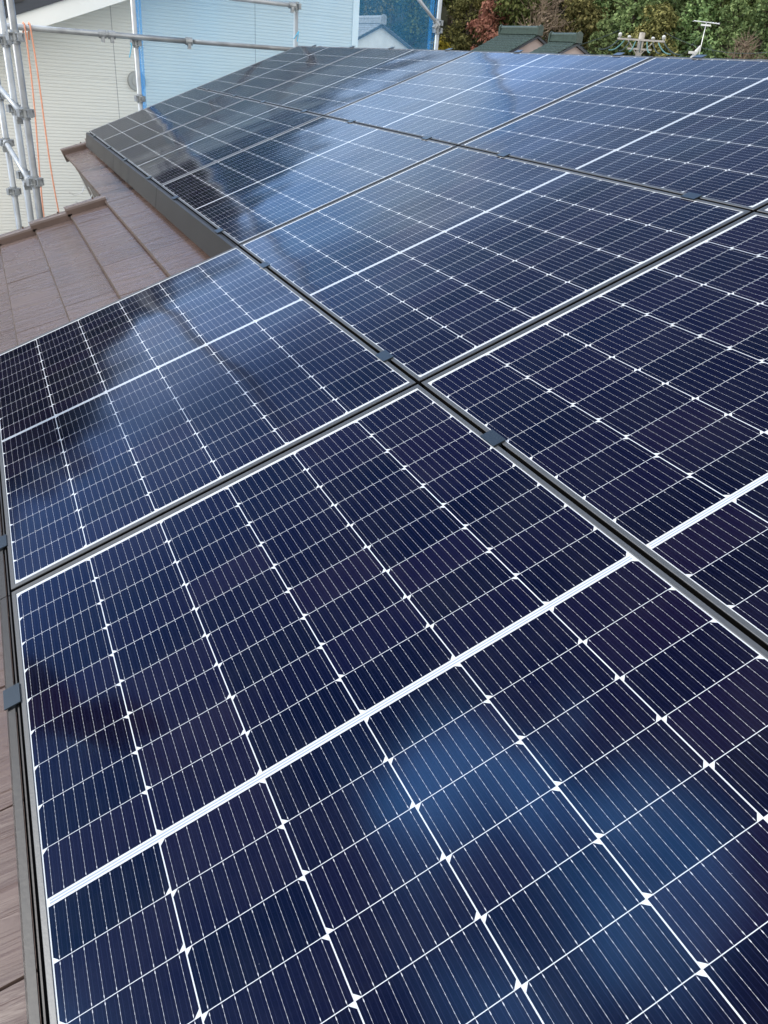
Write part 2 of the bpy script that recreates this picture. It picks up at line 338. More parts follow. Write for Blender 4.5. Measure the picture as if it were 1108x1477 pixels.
def leaf_material(name, c1, c2, c3=None):
    m = bpy.data.materials.new(name); m.use_nodes = True; nt = m.node_tree; L = nt.links; N = nt.nodes; N.remove(N['Principled BSDF'])
    ge = N.new('ShaderNodeNewGeometry'); oi = N.new('ShaderNodeObjectInfo'); g = G(nt)
    rp_ = N.new('ShaderNodeValToRGB'); e = rp_.color_ramp.elements; e[0].color = (*c1, 1); e[1].color = (*c2, 1)
    if c3: k = e.new(.5); k.color = (*c3, 1)
    L.new(ge.outputs['Random Per Island'], rp_.inputs[0])
    hs = N.new('ShaderNodeHueSaturation'); L.new(rp_.outputs[0], hs.inputs['Color'])
    L.new(g.add(.485, g.multiply(oi.outputs['Random'], .03)), hs.inputs['Hue']); L.new(g.add(.7, g.multiply(oi.outputs['Random'], .6)), hs.inputs['Value'])
    df = N.new('ShaderNodeBsdfDiffuse'); tl = N.new('ShaderNodeBsdfTranslucent'); L.new(hs.outputs[0], df.inputs[0]); L.new(hs.outputs[0], tl.inputs[0])
    mx = N.new('ShaderNodeMixShader'); mx.inputs[0].default_value = .3; L.new(df.outputs[0], mx.inputs[1]); L.new(tl.outputs[0], mx.inputs[2])
    L.new(mx.outputs[0], N['Material Output'].inputs[0])
    return m
M['leaf_dark'] = leaf_material('dark_evergreen_leaves', (.058, .085, .032), (.26, .30, .11), (.13, .17, .06))
M['leaf_wood'] = leaf_material('dark_cedar_foliage', (.010, .018, .008), (.045, .060, .022), (.022, .034, .013))
M['leaf_olive'] = leaf_material('olive_leaves', (.06, .062, .025), (.30, .265, .11), (.14, .13, .05))
M['leaf_pine'] = leaf_material('pine_needles', (.085, .130, .055), (.33, .42, .18), (.18, .25, .10))
M['leaf_red'] = leaf_material('red_leaves', (.14, .05, .042), (.36, .17, .13), (.23, .095, .078))
M['leaf_brown'] = leaf_material('withered_leaves', (.09, .066, .05), (.32, .25, .18), (.18, .135, .10))
M['leaf_yellow'] = leaf_material('yellow_leaves', (.10, .10, .015), (.42, .36, .05), (.22, .20, .03))

# ------------------------------------------------------------------ ground and hill
GZ = -5.6
g = MB(); S = 1500
g.add([(-S, -S, GZ), (S, -S, GZ), (S, S, GZ), (-S, S, GZ)], [(0, 1, 2, 3)])
tag(g.build('ground', M['ground']), kind='structure')
def hill_z(h, d):
    top = 40 + 3.5 * math.sin(h * .11 + .4) + 2.0 * math.sin(h * .31) + (14 * max(0, min(1, (8 - h) / 26)))
    t = max(0.0, min(1.0, (d - 56) / 92.0)); t = t * t * (3 - 2 * t) * .35 + t * .65
    return GZ + .05 + top * t + (1.5 * noise.noise((h * .09, d * .05, 3.1)) if d > 58 else 0)
hm = MB(); HS = [-70 + 2.5 * i for i in range(69)]; DS = [54, 58, 64, 72, 82, 94, 108, 124, 140, 150, 170, 220]
vs = [polar(h, d, hill_z(h, d)) for h in HS for d in DS]; n = len(DS)
hm.add(vs, [(i * n + k, i * n + k + 1, (i + 1) * n + k + 1, (i + 1) * n + k) for i in range(len(HS) - 1) for k in range(n - 1)])
tag(hm.build('hill', M['hill'], smooth=True), kind='structure')

# ------------------------------------------------------------------ the brown tiled house under the panels
HT = -0.118                                  # the tiles' top below the glass
EXPO, U0 = 0.257, 0.070                      # course height, one butt line
V_LOW, V_TOP, V_END = -4.43, -7.16, 2.6      # lower gable end, upper gable end, near end
U_JOG = U0 + 3 * EXPO                        # where the roof steps out to the upper gable end
U_RIDGE = 3.66
house = empty('tiled_house', rp(0, -1, -3.5) , 'house whose brown tiled roof carries the solar panels', 'house')
rt = MB(); rng = random.Random(3)
def tile(u0, v0, v1, u1):
    j = rng.uniform(-.0012, .0012); h = HT + j; e = .009
    tail = [rp(u0, v0, h - .013), rp(u0, v1, h - .013), rp(u0, v1, h - e), rp(u0, v0, h - e)]
    k = (h + .002, h - .031)
    top = [rp(u0 + e * .9, v0 + .0015, h), rp(u0 + e * .9, v1 - .0015, h), rp(u1, v1 - .0015, k[1]), rp(u1, v0 + .0015, k[1])]
    rt.add(tail + top + [rp(u1, v0, k[1] - .008), rp(u1, v1, k[1] - .008)],
           [(0, 1, 2, 3), (3, 2, 5, 4), (4, 5, 6, 7), (0, 3, 4, 7, 8), (1, 9, 6, 5, 2), (0, 8, 9, 1)])
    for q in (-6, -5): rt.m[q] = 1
c0 = -5
for c in range(c0, 15):
    u0 = U0 + c * EXPO
    if u0 > U_RIDGE: break
    u1 = min(u0 + EXPO + .035, U_RIDGE + .02)
    va = (V_TOP if u0 > U_JOG - .01 else V_LOW) + .02
    v = va
    w = .20 if c % 2 else .38
    while v < V_END:
        v2 = min(v + w, V_END); tile(u0, v + .0015, v2 - .0015, u1); v = v2; w = .36 if rng.random() < .55 else .61
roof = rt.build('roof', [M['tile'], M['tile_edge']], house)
# structure under the tiles: slab, back slope, walls
sl = MB()
ue = U0 + c0 * EXPO + .06
sl.rbox(ue, U_JOG + .03, V_LOW + .03, V_END, HT - .16, HT - .034)
sl.rbox(U_JOG + .035, U_RIDGE, V_TOP + .05, V_END, HT - .16, HT - .034)
rid = rp(U_RIDGE, 0, HT - .03); bslope = Vector((0, math.cos(PITCH), -math.sin(PITCH)))
for va, vb in ((V_TOP + .05, V_END),):
    a0 = Vector((va, rid.y, rid.z)); b0 = Vector((vb, rid.y, rid.z)); dn = bslope * 4.4; th = Vector((0, 0, -.15))
    sl.hexa([a0 + th, b0 + th, b0 + dn + th, a0 + dn + th, a0, b0, b0 + dn, a0 + dn])
sl.build('roof_slab', M['fascia'], house)
wl = MB()
def wallbox(x0, x1, y0, y1, zt0, zt1):
    wl.hexa([(x0, y0, GZ), (x1, y0, GZ), (x1, y1, GZ), (x0, y1, GZ), (x0, y0, zt0), (x1, y0, zt0), (x1, y1, zt1), (x0, y1, zt1)])
ya = rp(ue, 0).y + .55; yj = rp(U_JOG, 0).y; yr = rid.y
def zroof(y): return y * math.tan(PITCH) + HT / math.cos(PITCH) - .20
wallbox(V_LOW + .35, V_END - .3, ya, yj + .45, zroof(ya), zroof(yj + .45))
wallbox(V_TOP + .35, V_END - .3, yj + .452, yr - .003, zroof(yj + .452), zroof(yr - .003))
yb = yr + 3.6
wallbox(V_TOP + .35, V_END - .3, yr, yb, zroof(yr), zroof(yr) - 3.6 * math.tan(PITCH))
wl.build('wall', M['plaster'], house)
# verge caps: one per course, each lapping over the one below
def verge(u0, v, ln=.287, hl=.0, parent=house):
    m = MB(); e = .010
    def prof(u, dh):
        p = [(v - .035, -.095), (v - .035, .018), (v - .030, .030), (v - .018, .036), (v + .036, .036), (v + .048, .030), (v + .054, .018), (v + .054, -.022)]
        return [rp(u, a, HT + b + dh) for a, b in p]
    pa = prof(u0, .016); pb = prof(u0 + ln, -.012)
    m.prism(None, pa, pb)
    for vv in (v - .004,):
        q = rp(u0 + ln * .72, vv, HT + .030); m.tube([q, q + NO * .012], .006, 8)
    return m.build('verge_cap', M['tile'], parent)
for c in range(c0, 3): verge(U0 + c * EXPO - .012, V_LOW)
for c in range(3, 14): verge(U0 + c * EXPO - .012, V_TOP)
# the step: a fascia with gutter brackets under the upper eave
f = MB(); f.rbox(U_JOG + .004, U_JOG + .034, V_TOP + .95, V_LOW - .04, HT - .33, HT - .036); f.build('fascia_board', M['fascia'], house)
for k in range(4):
    v0 = V_TOP + 1.05 + k * .50
    b = MB()
    b.rbox(U_JOG - .002, U_JOG + .0036, v0 - .014, v0 + .014, HT - .21, HT - .09)
    pts = [rp(U_JOG - .002, v0, HT - .15), rp(U_JOG - .05, v0 - .004, HT - .195), rp(U_JOG - .12, v0 - .008, HT - .195), rp(U_JOG - .150, v0 - .01, HT - .15)]
    b.tube(pts, .004, 6)
    b.build('gutter_bracket', M['bracket'], house)
rc = MB()
for i in range(17):
    x0 = V_TOP + .02 + i * .575
    c_ = Vector((x0, rid.y, rid.z + .03)); pts = []
    for X_, dd in ((x0, .006), (x0 + .60, 0)):
        pts.append([Vector((X_, rid.y + .13 * math.cos(t), rid.z - .025 + (.075 + dd) * math.sin(t))) for t in [math.pi * k / 8 for k in range(9)]])
    rc.prism(None, pts[0], pts[1])
rc.build('ridge_tile', M['tile'], house)

# ------------------------------------------------------------------ solar panels
ROOF_ROT = Matrix((( UP.x, EX.x, NO.x * 1), (UP.y, EX.y, NO.y), (UP.z, EX.z, NO.z)))
# object axes: x up the slope, y along the ridge, z off the roof would be left-handed, so the mesh uses z into the roof
ROOF_ROT = Matrix(((UP.x, EX.x, -NO.x), (UP.y, EX.y, -NO.y), (UP.z, EX.z, -NO.z)))
def make_panel():
    root = bpy.data.objects.new('solar_panel', None); COL.objects.link(root); root.empty_display_size = .2
    W_, H_, LIP, LIV, DP = PW / 1000, PH / 1000, .0104, .0148, .032
    m = MB()
    def bar(a, b, c, d):   # outer a-b, inner c-d
        q = .0007
        cen = Vector((PW / 2000, PH / 2000)); ao, bo = [Vector(p) + Vector((math.copysign(.0028, cen.x - p[0]), math.copysign(.0028, cen.y - p[1]))) for p in (a, b)]
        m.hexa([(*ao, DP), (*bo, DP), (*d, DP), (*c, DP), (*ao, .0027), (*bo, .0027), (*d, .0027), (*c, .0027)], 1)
        m.hexa([(*a, .0028), (*b, .0028), (*d, .0028), (*c, .0028), (*a, q), (*b, q), (*d, q), (*c, q)])
        ai, bi = Vector(a).lerp(Vector(c), .08), Vector(b).lerp(Vector(d), .08); ci, di = Vector(c).lerp(Vector(a), .08), Vector(d).lerp(Vector(b), .08)
        m.add([(*a, q), (*b, q), (*d, q), (*c, q), (*ai, 0), (*bi, 0), (*di, 0), (*ci, 0)], [(4, 5, 6, 7), (0, 1, 5, 4), (2, 3, 7, 6), (1, 2, 6, 5), (3, 0, 4, 7)])
    o = [(0, 0), (W_, 0), (W_, H_), (0, H_)]; i = [(LIP, LIV), (W_ - LIP, LIV), (W_ - LIP, H_ - LIV), (LIP, H_ - LIV)]
    for k in range(4): bar(o[k], o[(k + 1) % 4], i[k], i[(k + 1) % 4])
    fr = m.build('frame', [M['frame'], M['dark']]); fr.parent = root  # lip in frame metal, walls in the near-black standing in for gap shade
    gl = MB(); z0, z1 = .0016, .0076
    a, av = LIP + .0001, LIV + .0001
    gl.hexa([(a, av, z1), (W_ - a, av, z1), (W_ - a, H_ - av, z1), (a, H_ - av, z1), (a, av, z0), (W_ - a, av, z0), (W_ - a, H_ - av, z0), (a, H_ - av, z0)])
    g_ = gl.build('glass', M['cells']); g_.parent = root
    return root
rows = {0: 'row nearest the camera', -1: 'second row from the camera', -2: 'third row from the camera', -3: 'fourth row from the camera', -4: 'farthest row'}
plabel = {
 (0, 0): 'nearest solar panel, filling the foreground, its broad white centre line running up to the right',
 (0, -1): 'solar panel touching the left photo edge, one seam beyond the foreground panel, with dark reflections',
 (1, 0): 'near solar panel cut by the right photo edge, across the seam from the foreground panel',
 (1, -1): 'solar panel in the photo middle, just above the central cross of seams',
 (1, -2): 'solar panel above the near end of the dark side cover, half dark and half blue',
 (1, -3): 'dark reflecting solar panel above the middle side cover, second from the far gable end',
 (1, -4): 'solar panel at the far gable end, its low corner over the verge tiles',
 (2, 0): 'solar panel showing only as a sliver at the right photo edge, nearest along the ridge',
 (2, -1): 'ridge-side solar panel below the television antenna, at the upper right of the photo',
 (2, -2): 'pale blue ridge-side solar panel below the two green tiled roofs',
 (2, -3): 'ridge-side solar panel below the blue mesh, with a bright cloud reflected in it',
 (2, -4): 'dark ridge-side solar panel at the far end, below the scaffold handrail',
}
proto = None
for (pu, pw), lab in plabel.items():
    if proto is None: proto = o = make_panel()
    else: o = copy_thing(proto)
    r2 = random.Random(pu * 31 + pw * 7 + 5)
    o.matrix_world = Matrix.Translation(rp((pu * PU + 3.2) / 1000, (pw * PV - 7.2) / 1000, r2.uniform(-.0006, .0006))) @ ROOF_ROT.to_4x4()
    tag(o, lab, 'solar panel', 'solar panels of the roof array')

# mounting rails under the array (seen only through the seams): low, near-black to paint the seam shade
rl = 0
for k, u in enumerate((0.0, PU / 1000, 2 * PU / 1000, 3 * PU / 1000)):
    m = MB(); v0 = -4 * PV / 1000 + .05 if k else -PV / 1000 + .05
    uc = u - .0019
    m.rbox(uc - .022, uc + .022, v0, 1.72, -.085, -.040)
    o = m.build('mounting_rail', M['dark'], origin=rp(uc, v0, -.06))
    tag(o, 'dark mounting rail in the seam ' + ('along the left edge of the foreground panel', 'running through the central cross of seams', 'between the middle and the ridge-side column', 'under the top edge along the ridge')[k], 'rail', 'mounting rails under the panels')

# clamps bridging the seams
def make_clamp():
    m = MB(); L_, W_ = .058, .034
    ax = (EX, UP, NO)
    m.rbox(-W_ / 2, W_ / 2, -L_ / 2, L_ / 2, .0012, .0042); m.rbox(-.004, .004, -L_ / 2 + .002, L_ / 2 - .002, -.035, .0010)
    return m.build('panel_clamp', M['clamp'])
seamname = {0: 'seam at the left edge of the foreground panel', 1: 'long seam through the central cross', 2: 'seam below the ridge-side column', 3: 'top edge of the array'}
spots = {0: [.361, -.252], 1: [.362, -.226, -1.37, -2.08, -3.05, -3.85, -4.80, -5.60, -6.55], 2: [-.264, -1.37, -2.078, -3.046, -3.86, -4.80, -5.60, -6.55], 3: [-.70, -1.467, -2.04, -2.98, -3.86, -4.80, -5.60, -6.55]}
ordn = ['nearest', 'second nearest', 'third nearest', 'fourth nearest', 'fifth nearest', 'sixth nearest', 'third from the far end', 'second from the far end', 'farthest']
cp = None
for s, vs in spots.items():
    for i, v in enumerate(vs):
        if cp is None: cp = o = make_clamp()
        else: o = cp.copy(); COL.objects.link(o)
        du = {0: -.011, 3: .004}.get(s, 0)
        o.location = rp(s * PU / 1000 - .0019 + du, v, 0)
        back = len(vs) - 1 - i
        nm = ordn[i] if back > 2 or len(vs) < 4 else ['farthest', 'second from the far end', 'third from the far end'][back]
        tag(o, 'dark clamp, %s on the %s' % (nm, seamname[s]), 'clamp', 'clamps between the solar panels')

# dark side covers along the exposed lower edges of the array
def make_cover(ub, v0, v1, label):
    m = MB(); ue_ = ub
    P = [(-.030, -.002), (-.014, -.002), (-.014, -.006), (-.0265, -.006), (-.086, -.104), (-.0835, -.1055)]
    P = [(-.014, -.002), (-.014, -.004), (-.0255, -.004), (-.083, -.106), (-.0865, -.1045), (-.030, -.0045), (-.0285, -.002)]
    m.prism(None, [rp(ue_ + a, v0, b) for a, b in P], [rp(ue_ + a, v1, b) for a, b in P])
    m.rbox(ue_ - .0095, ue_ - .0065, v0, v1, -.03, -.004); m.rbox(ue_ - .036, ue_ - .0012, v0, v1, -.052, -.048)
    o = m.build('side_cover', M['cover'], origin=rp(ue_, v0, -.05))
    return tag(o, label, 'cover', 'dark covers along the array edge')
uc = 3 / 1000
J = [-6.995, -5.235, -3.497, -1.752]
labs = ['farthest side cover, reaching the upper gable corner, reflecting the pale wall', 'middle side cover, between the two joints above the brown tiles', 'nearest and darkest side cover, ending at the panel beside the brown tiles']
for k in range(3): make_cover(PU / 1000 + uc, J[k] + .0035, J[k + 1] - .0035, labs[k])
make_cover(uc, -1.752, -.006, 'dark edge cover beside the panel that touches the brown tiles')
make_cover(uc, -.002, 1.73, 'dark edge cover along the left side of the foreground panel')

# ------------------------------------------------------------------ scaffolding
def pole(x, y, X, r, z0, z1, label, mats='pipe', flanges=(), name='scaffold_pole', joint=None):
    p = at(x, y, X)
    root = empty(name, Vector((p.x, p.y, z0)), label, 'pole', 'scaffold poles')
    m = MB(); m.tube([(p.x, p.y, z0), (p.x, p.y, z1)], r, 16); m.build('tube', M[mats], root, smooth=False)
    for ob in root.children:
        for pl in ob.data.polygons: pl.use_smooth = len(pl.vertices) == 4
    for yy in flanges:
        d = ray(x, yy); zz = (CAM + d * ((X - CAM.x) / d.x)).z
        f = MB()
        f.tube([(p.x, p.y, zz - .04), (p.x, p.y, zz + .04)], r + .005, 16)
        for k in range(4):
            t = math.pi / 2 * k + .5; dv = Vector((math.cos(t), math.sin(t), 0)); c_ = Vector((p.x, p.y, zz)) + dv * (r + .016)
            f.box(c_ + Vector((0, 0, .022)), .034, .034, .008, (dv, Vector((-dv.y, dv.x, 0)), Vector((0, 0, 1))))
            f.box(c_ - Vector((0, 0, .022)), .034, .034, .008, (dv, Vector((-dv.y, dv.x, 0)), Vector((0, 0, 1))))
            f.box(c_ + dv * .015, .008, .034, .050, (dv, Vector((-dv.y, dv.x, 0)), Vector((0, 0, 1))))
        f.build('coupler', M['clampsteel'], root)
    return root
pole(36, 155, -4.90, .0243, GZ, 3.4, 'thick grey scaffold pole nearest the orange rope', 'pipe_dull', (54, 163, 262))
pole(28, 200, -5.30, .0243, GZ, 3.4, 'pale scaffold pole just left of the thick grey pole', 'pipe_pale', (60, 157, 252))
pole(14, 235, -6.20, .0243, GZ, 2.6, 'thin scaffold pole at the left photo edge, leaning away from the rope', 'pipe', (138, 206, 276))
def bar(p0, p1, r, label, name, m, cat='pipe', coup=(), group=None):
    p0, p1 = Vector(p0), Vector(p1)
    root = empty(name, p0, label, cat, group)
    b = MB(); b.tube([p0, p1], r, 16); t = b.build('tube', M[m], root)
    for pl in t.data.polygons: pl.use_smooth = len(pl.vertices) == 4
    d = (p1 - p0).normalized()
    for c in coup:
        q = p0.lerp(p1, c); f = MB(); f.tube([q - d * .035, q + d * .035], r + .010, 14)
        s = d.cross(Vector((0, 0, 1))).normalized(); u_ = s.cross(d)
        f.box(q - u_ * (r + .02) + s * .012, .03, .05, .05, (d, s, u_)); f.tube([q - u_ * (r + .02) - s * .03, q - u_ * (r + .02) + s * .04], .009, 8)
        f.build('coupler', M['clampsteel'], root)
    return root
bar(at(-60, 27, -6.4), at(46, 257, -4.86), .019, 'pale sloping brace crossing low between the left scaffold poles', 'scaffold_brace', 'pipe_pale', 'brace', (.985,)) if False else None
def brace(a, b, label): return bar(a, b, .019, label, 'scaffold_brace', 'pipe_pale', 'brace', (.03, .97), 'braces between the left scaffold poles')
brace(at(-8, 117, -5.85), at(33, 166, -4.93), 'upper pale brace between the left scaffold poles')
brace(at(9, 206, -6.17), at(43, 262, -4.93), 'lower pale brace between the left scaffold poles')
XS = -7.65
bar(at(-70, 31, XS), at(277, 60, XS), .0265, 'thick grey handrail pipe with the orange rope over it', 'handrail_pipe', 'pipe', 'pipe', (.985, .64, .60), 'scaffold handrail pipes')
bar(at(279, 60.2, XS), at(520, 79, XS), .0215, 'thinner dull handrail pipe running behind the far panel corner', 'handrail_pipe', 'pipe_dull', 'pipe', (), 'scaffold handrail pipes')
pole(196, 60, XS - .055, .0243, GZ, 3.6, 'white scaffold pole standing at the left edge of the blue mesh', 'pipe_pale', (62, 142))
pole(427, 30, XS - .055, .0243, GZ, 1.62, 'pale scaffold pole at the end of the upper handrail, tied with blue ribbon', 'pipe_pale', (9,))
bar(at(330, -3, XS), at(424, 8, XS), .0215, 'pale upper handrail pipe ending at the pole with the blue ribbon', 'handrail_pipe', 'pipe_pale', 'pipe', (.97,), 'scaffold handrail pipes')
pole(632, 35, XS - .055, .0243, GZ, 3.8, 'pale scaffold pole at the right edge of the blue mesh, before the forest', 'pipe_pale', (33, 44))
bar(at(594, -14, XS), at(631, 35, XS), .019, 'slanting brace running up from the pole before the forest', 'scaffold_brace', 'pipe_pale', 'brace', (.97,))
# blue ties
def tie(pts, label):
    m = MB(); m.tube(pts, .006, 6); tag(m.build('plastic_tie', M['ribbon'], origin=pts[0]), label, 'tie', 'blue plastic ties')
tie([at(424, 56, XS), at(428, 50, XS + .03), at(431, 45, XS), at(429, 60, XS)], 'light blue ribbon tied to the pole below the upper handrail')
tie([at(187, 83, XS + .02), at(190, 66, XS + .03), at(189, 62, XS)], 'light blue ribbon hanging from the pole left of the blue mesh')
# the mesh sheet
ms = MB(); y0, y1 = at(197, 60, XS - .11).y, at(627, 35, XS - .11).y; ny, nz = 60, 40
gr = random.Random(2)
for sgn in (0,):
    vs = []
    for i in range(ny + 1):
        for k in range(nz + 1):
            y = y0 + (y1 - y0) * i / ny; z = -5.0 + 9.0 * k / nz
            edge = max(0, 1 - (ny - i) / 3.5)
            vs.append((XS - .12 - .06 * noise.noise((y * 1.3, z * .4, .3)) - .035 * noise.noise((y * 4, z * .5, 2)), y, z))
    ms.add(vs, [(i * (nz + 1) + k, (i + 1) * (nz + 1) + k, (i + 1) * (nz + 1) + k + 1, i * (nz + 1) + k + 1) for i in range(ny) for k in range(nz)])
sheet = empty('scaffold_mesh', Vector((XS - .12, y0, -5)), 'translucent blue mesh sheet hung across the scaffold before the pale house', 'mesh sheet')
ms.build('sheet', M['sheet'], sheet, smooth=True)
for yy, nm in ((y0 + .03, 'hem'), (y1 - .035, 'hem')):
    h = MB()
    for q in (0, 1, 2):
        h.tube([(XS - .118 + .012 * q + .006 * math.sin(z * 3 + q), yy + .018 * (q - 1) + .006 * math.sin(z * 2.2 + q * 2), z) for z in [-5 + .3 * t for t in range(31)]], .011, 8)
    h.build(nm, M['sheet'], sheet, smooth=True)
# orange rope over the handrail
p = at(38, 38, XS); x_, z_ = p.x, p.z + .022
def strand(xt, xb, yb, off, dep):
    a = at(xt, 40, XS + .035); b = at(xb, yb, XS + .10)
    pts = []
    for i in range(26):
        t = i / 25; q = a.lerp(b, t); q = q + Vector((.02 * math.sin(t * 3 + off), .012 * math.sin(t * 5 + off), 0)); pts.append(q)
    return pts
rope = MB(); ex = at(50, 37, XS)
s1 = strand(35.5, 66, 320, .2, 0); s2 = strand(42, 88, 320, 1.1, 0)
for s_ in (s1, s2):
    top = s_[0]; arch = [top + Vector((-.09, -.02, -.10)), top + Vector((-.075, -.012, .0)), top + Vector((-.035, -.006, .042)), top + Vector((-.004, 0, .03))]
    rope.tube(arch + s_, .0078, 8)
tag(rope.build('rope', M['rope'], smooth=True, origin=s1[0]), 'orange rope slung over the handrail, two strands hanging down', 'rope')

# an unseen dark bundle on a pole, added to darken the foreground glass reflection
rs = empty('reflection_bundle', Vector((-1.80, -1.36, GZ)), 'dark bundle on a pole, added out of view to darken the foreground reflection', 'reflection helper')
m = MB(); pts = []; rr = []
for i in range(18):
    q = i / 17; pts.append((-1.74 + .06 * math.sin(q * 5), -1.30 + .05 * math.cos(q * 7), 1.05 + .95 * q)); rr.append((.15 + .03 * math.sin(q * 11)) * (.35 + .65 * math.sin(math.pi * min(1, .12 + q * .8))))
m.tube(pts, rr, 16); m.build('bundle', M['darktrim'], rs, smooth=True)
m = MB(); m.tube([(-1.80, -1.50, GZ), (-1.80, -1.50, 2.5)], .0243, 14); m.build('pole', M['pipe_dull'], rs)
for z in (1.35, 1.72):
    m = MB(); m.tube([(-1.77 + .19 * math.cos(t), -1.37 + .19 * math.sin(t), z) for t in [2 * math.pi * k / 20 for k in range(21)]], .006, 6)
    m.build('cord', M['rope'], rs)

# ------------------------------------------------------------------ the pale neighbouring house
XW = -10.0
nh = empty('pale_house', Vector((XW, 1, GZ)), 'pale house with cream ribbed siding and dark roof behind the scaffold', 'house')
pa, pb = at(25, 51, XW + .5), at(183, 0, XW + .5); sl_ = (pb.z - pa.z) / (pb.y - pa.y)
YL, YR = -3.2, at(516, 40, XW).y
def zr(y): return pa.z + sl_ * (y - pa.y)
w = MB()
w.hexa([(XW - 8, YL, GZ), (XW, YL, GZ), (XW, YR, GZ), (XW - 8, YR, GZ), (XW - 8, YL, zr(YL) + .2), (XW, YL, zr(YL) + .2), (XW, YR, zr(YR) + .2), (XW - 8, YR, zr(YR) + .2)])
w.build('wall', M['siding'], nh)
t = MB(); t.box((XW + .004, YR - .04, (GZ + zr(YR)) / 2), .03, .088, zr(YR) - GZ); t.build('corner_trim', M['white'], nh)
def rake(y0, y1, b0, b1, x0, x1, name, m):
    k = MB(); k.hexa([(x0, y0, zr(y0) + b0), (x1, y0, zr(y0) + b0), (x1, y1, zr(y1) + b0), (x0, y1, zr(y1) + b0), (x0, y0, zr(y0) + b1), (x1, y0, zr(y0) + b1), (x1, y1, zr(y1) + b1), (x0, y1, zr(y1) + b1)])
    return k.build(name, m, nh)
rake(YL - .6, YR + .6, 0, .19, XW + .47, XW + .5, 'bargeboard', M['white'])
rake(YL - .6, YR + .6, .08, .11, XW + .005, XW + .467, 'soffit', M['white'])
rake(YL - .62, YR + .62, .192, .30, XW + .46, XW + .53, 'rake_trim', M['darktrim'])
rake(YL - .6, YR + .6, .20, .29, XW - 8.4, XW + .458, 'roof', M['blackroof'])
tv = MB()
for i in range(30):
    y = YL - .5 + i * .36; c_ = Vector((XW + .40, y, zr(y) + .335)); tv.box(c_, .30, .30, .045, (Vector((1, 0, 0)), Vector((0, 1, sl_ - .12)).normalized(), Vector((0, -sl_ + .12, 1)).normalized()))
tv.build('verge_tiles', M['blackroof'], nh)
vc = MB(); c_ = at(197, 117, XW)
for i, (rr, dx) in enumerate(((.115, .012), (.105, .035), (.06, .05))): vc.tube([(XW + .002, c_.y, c_.z), (XW + dx, c_.y, c_.z)], rr, 24)
vc.build('vent_cap', M['ventgrey'], nh)
fd = MB(); fd.box((XW - 3.99, (YL + YR) / 2, GZ + .2), 8.06, YR - YL + .06, .44); fd.build('foundation', M['concrete'], nh)

# ------------------------------------------------------------------ houses beyond
def kawara(mb, ridge_a, ridge_b, down, run, pitch, step=.27):
    """one slope of rolled pantiles, from the ridge a-b, falling along the horizontal direction down"""
    a, b = Vector(ridge_a), Vector(ridge_b); al = (b - a); L_ = al.length; al /= L_; dn = (Vector(down).normalized() * math.cos(pitch) - Vector((0, 0, math.sin(pitch)))).normalized(); nn = al.cross(dn).normalized()
    if nn.z < 0: nn = -nn
    n = max(2, int(L_ / step)); k = 5; rows_ = max(2, int(run / .30)); vs = []
    for j in range(rows_ * 2):
        r_ = j // 2 + j % 2; lift = .035 if j % 2 else 0.0
        for i in range(n * k + 1):
            s_ = L_ * i / (n * k); ph = (i % k) / k
            hgt = .07 * max(0, math.sin(ph * 2 * math.pi)) - .02 * max(0, -math.sin(ph * 2 * math.pi))
            vs.append(a + al * s_ + dn * (run * r_ / rows_) + nn * (hgt + lift))
    c = n * k + 1
    mb.add(vs, [(j * c + i, j * c + i + 1, (j + 1) * c + i + 1, (j + 1) * c + i) for j in range(rows_ * 2 - 1) for i in range(c - 1)])
def village_house(pa_, pb_, run, pitch, roofm, wallm, label, zg, gable_b=True, name='village_house'):
    """a gabled house from its ridge end points"""
    a, b = Vector(pa_), Vector(pb_); al = (b - a).normalized(); pr_ = Vector((-al.y, al.x, 0)).normalized()
    root = empty(name, Vector((a.x, a.y, zg)), label, 'house')
    rm = MB()
    for s in (1, -1): kawara(rm, a, b, pr_ * s, run, pitch)
    ro = rm.build('roof', roofm, root)
    wd = run * math.cos(pitch) - .55; hz = run * math.sin(pitch); wm = MB()
    a2, b2 = a + al * .22, b - al * .22; ze = a.z - .06
    e = Vector((0, 0, 1))
    def sec(p):
        return [Vector((p.x, p.y, ze)) - e * .10, p + pr_ * wd + e * (ze - p.z - wd * math.tan(pitch) - .10), p + pr_ * wd + e * (zg - p.z), p - pr_ * wd + e * (zg - p.z), p - pr_ * wd + e * (ze - p.z - wd * math.tan(pitch) - .10)]
    wm.prism(None, sec(a2), sec(b2)); wm.build('wall', wallm, root)
    for q, ins in ((a, 1), (b, -1)):
        for s in (1, -1):
            d = pr_ * s * math.cos(pitch) - e * math.sin(pitch); c_ = q + al * ins * .03 + d * (run / 2) - e * .08; nn = al.cross(d).normalized()
            bb = MB(); bb.box(c_, .05, run, .11, (al, d, nn)); bb.build('bargeboard', M['darktrim'], root)
    rg = MB()
    for i in range(3):
        c_ = (a + b) / 2 + e * (.09 + i * .10); rg.box(c_, (b - a).length + .06, .30 - i * .05, .098, (al, pr_, e))
    n = int((b - a).length / .3)
    for i in range(n):
        p0 = a + al * ((b - a).length * i / n); p1 = a + al * ((b - a).length * (i + .93) / n); rg.tube([p0 + e * .36, p1 + e * .36], [.125, .115], 10)
    for q, ins in ((a, -1), (b, 1)):
        rg.box(q + al * ins * .08 + e * .22, .14, .38, .46, (al, pr_, e)); rg.tube([q + al * ins * .16 + e * .40, q + al * ins * .10 + e * .40], .14, 12)
    rg.build('ridge', roofm, root)
    return root
def px(x, y, d):
    r = ray(x, y); r = r / math.hypot(r.x, r.y); return CAM + r * d
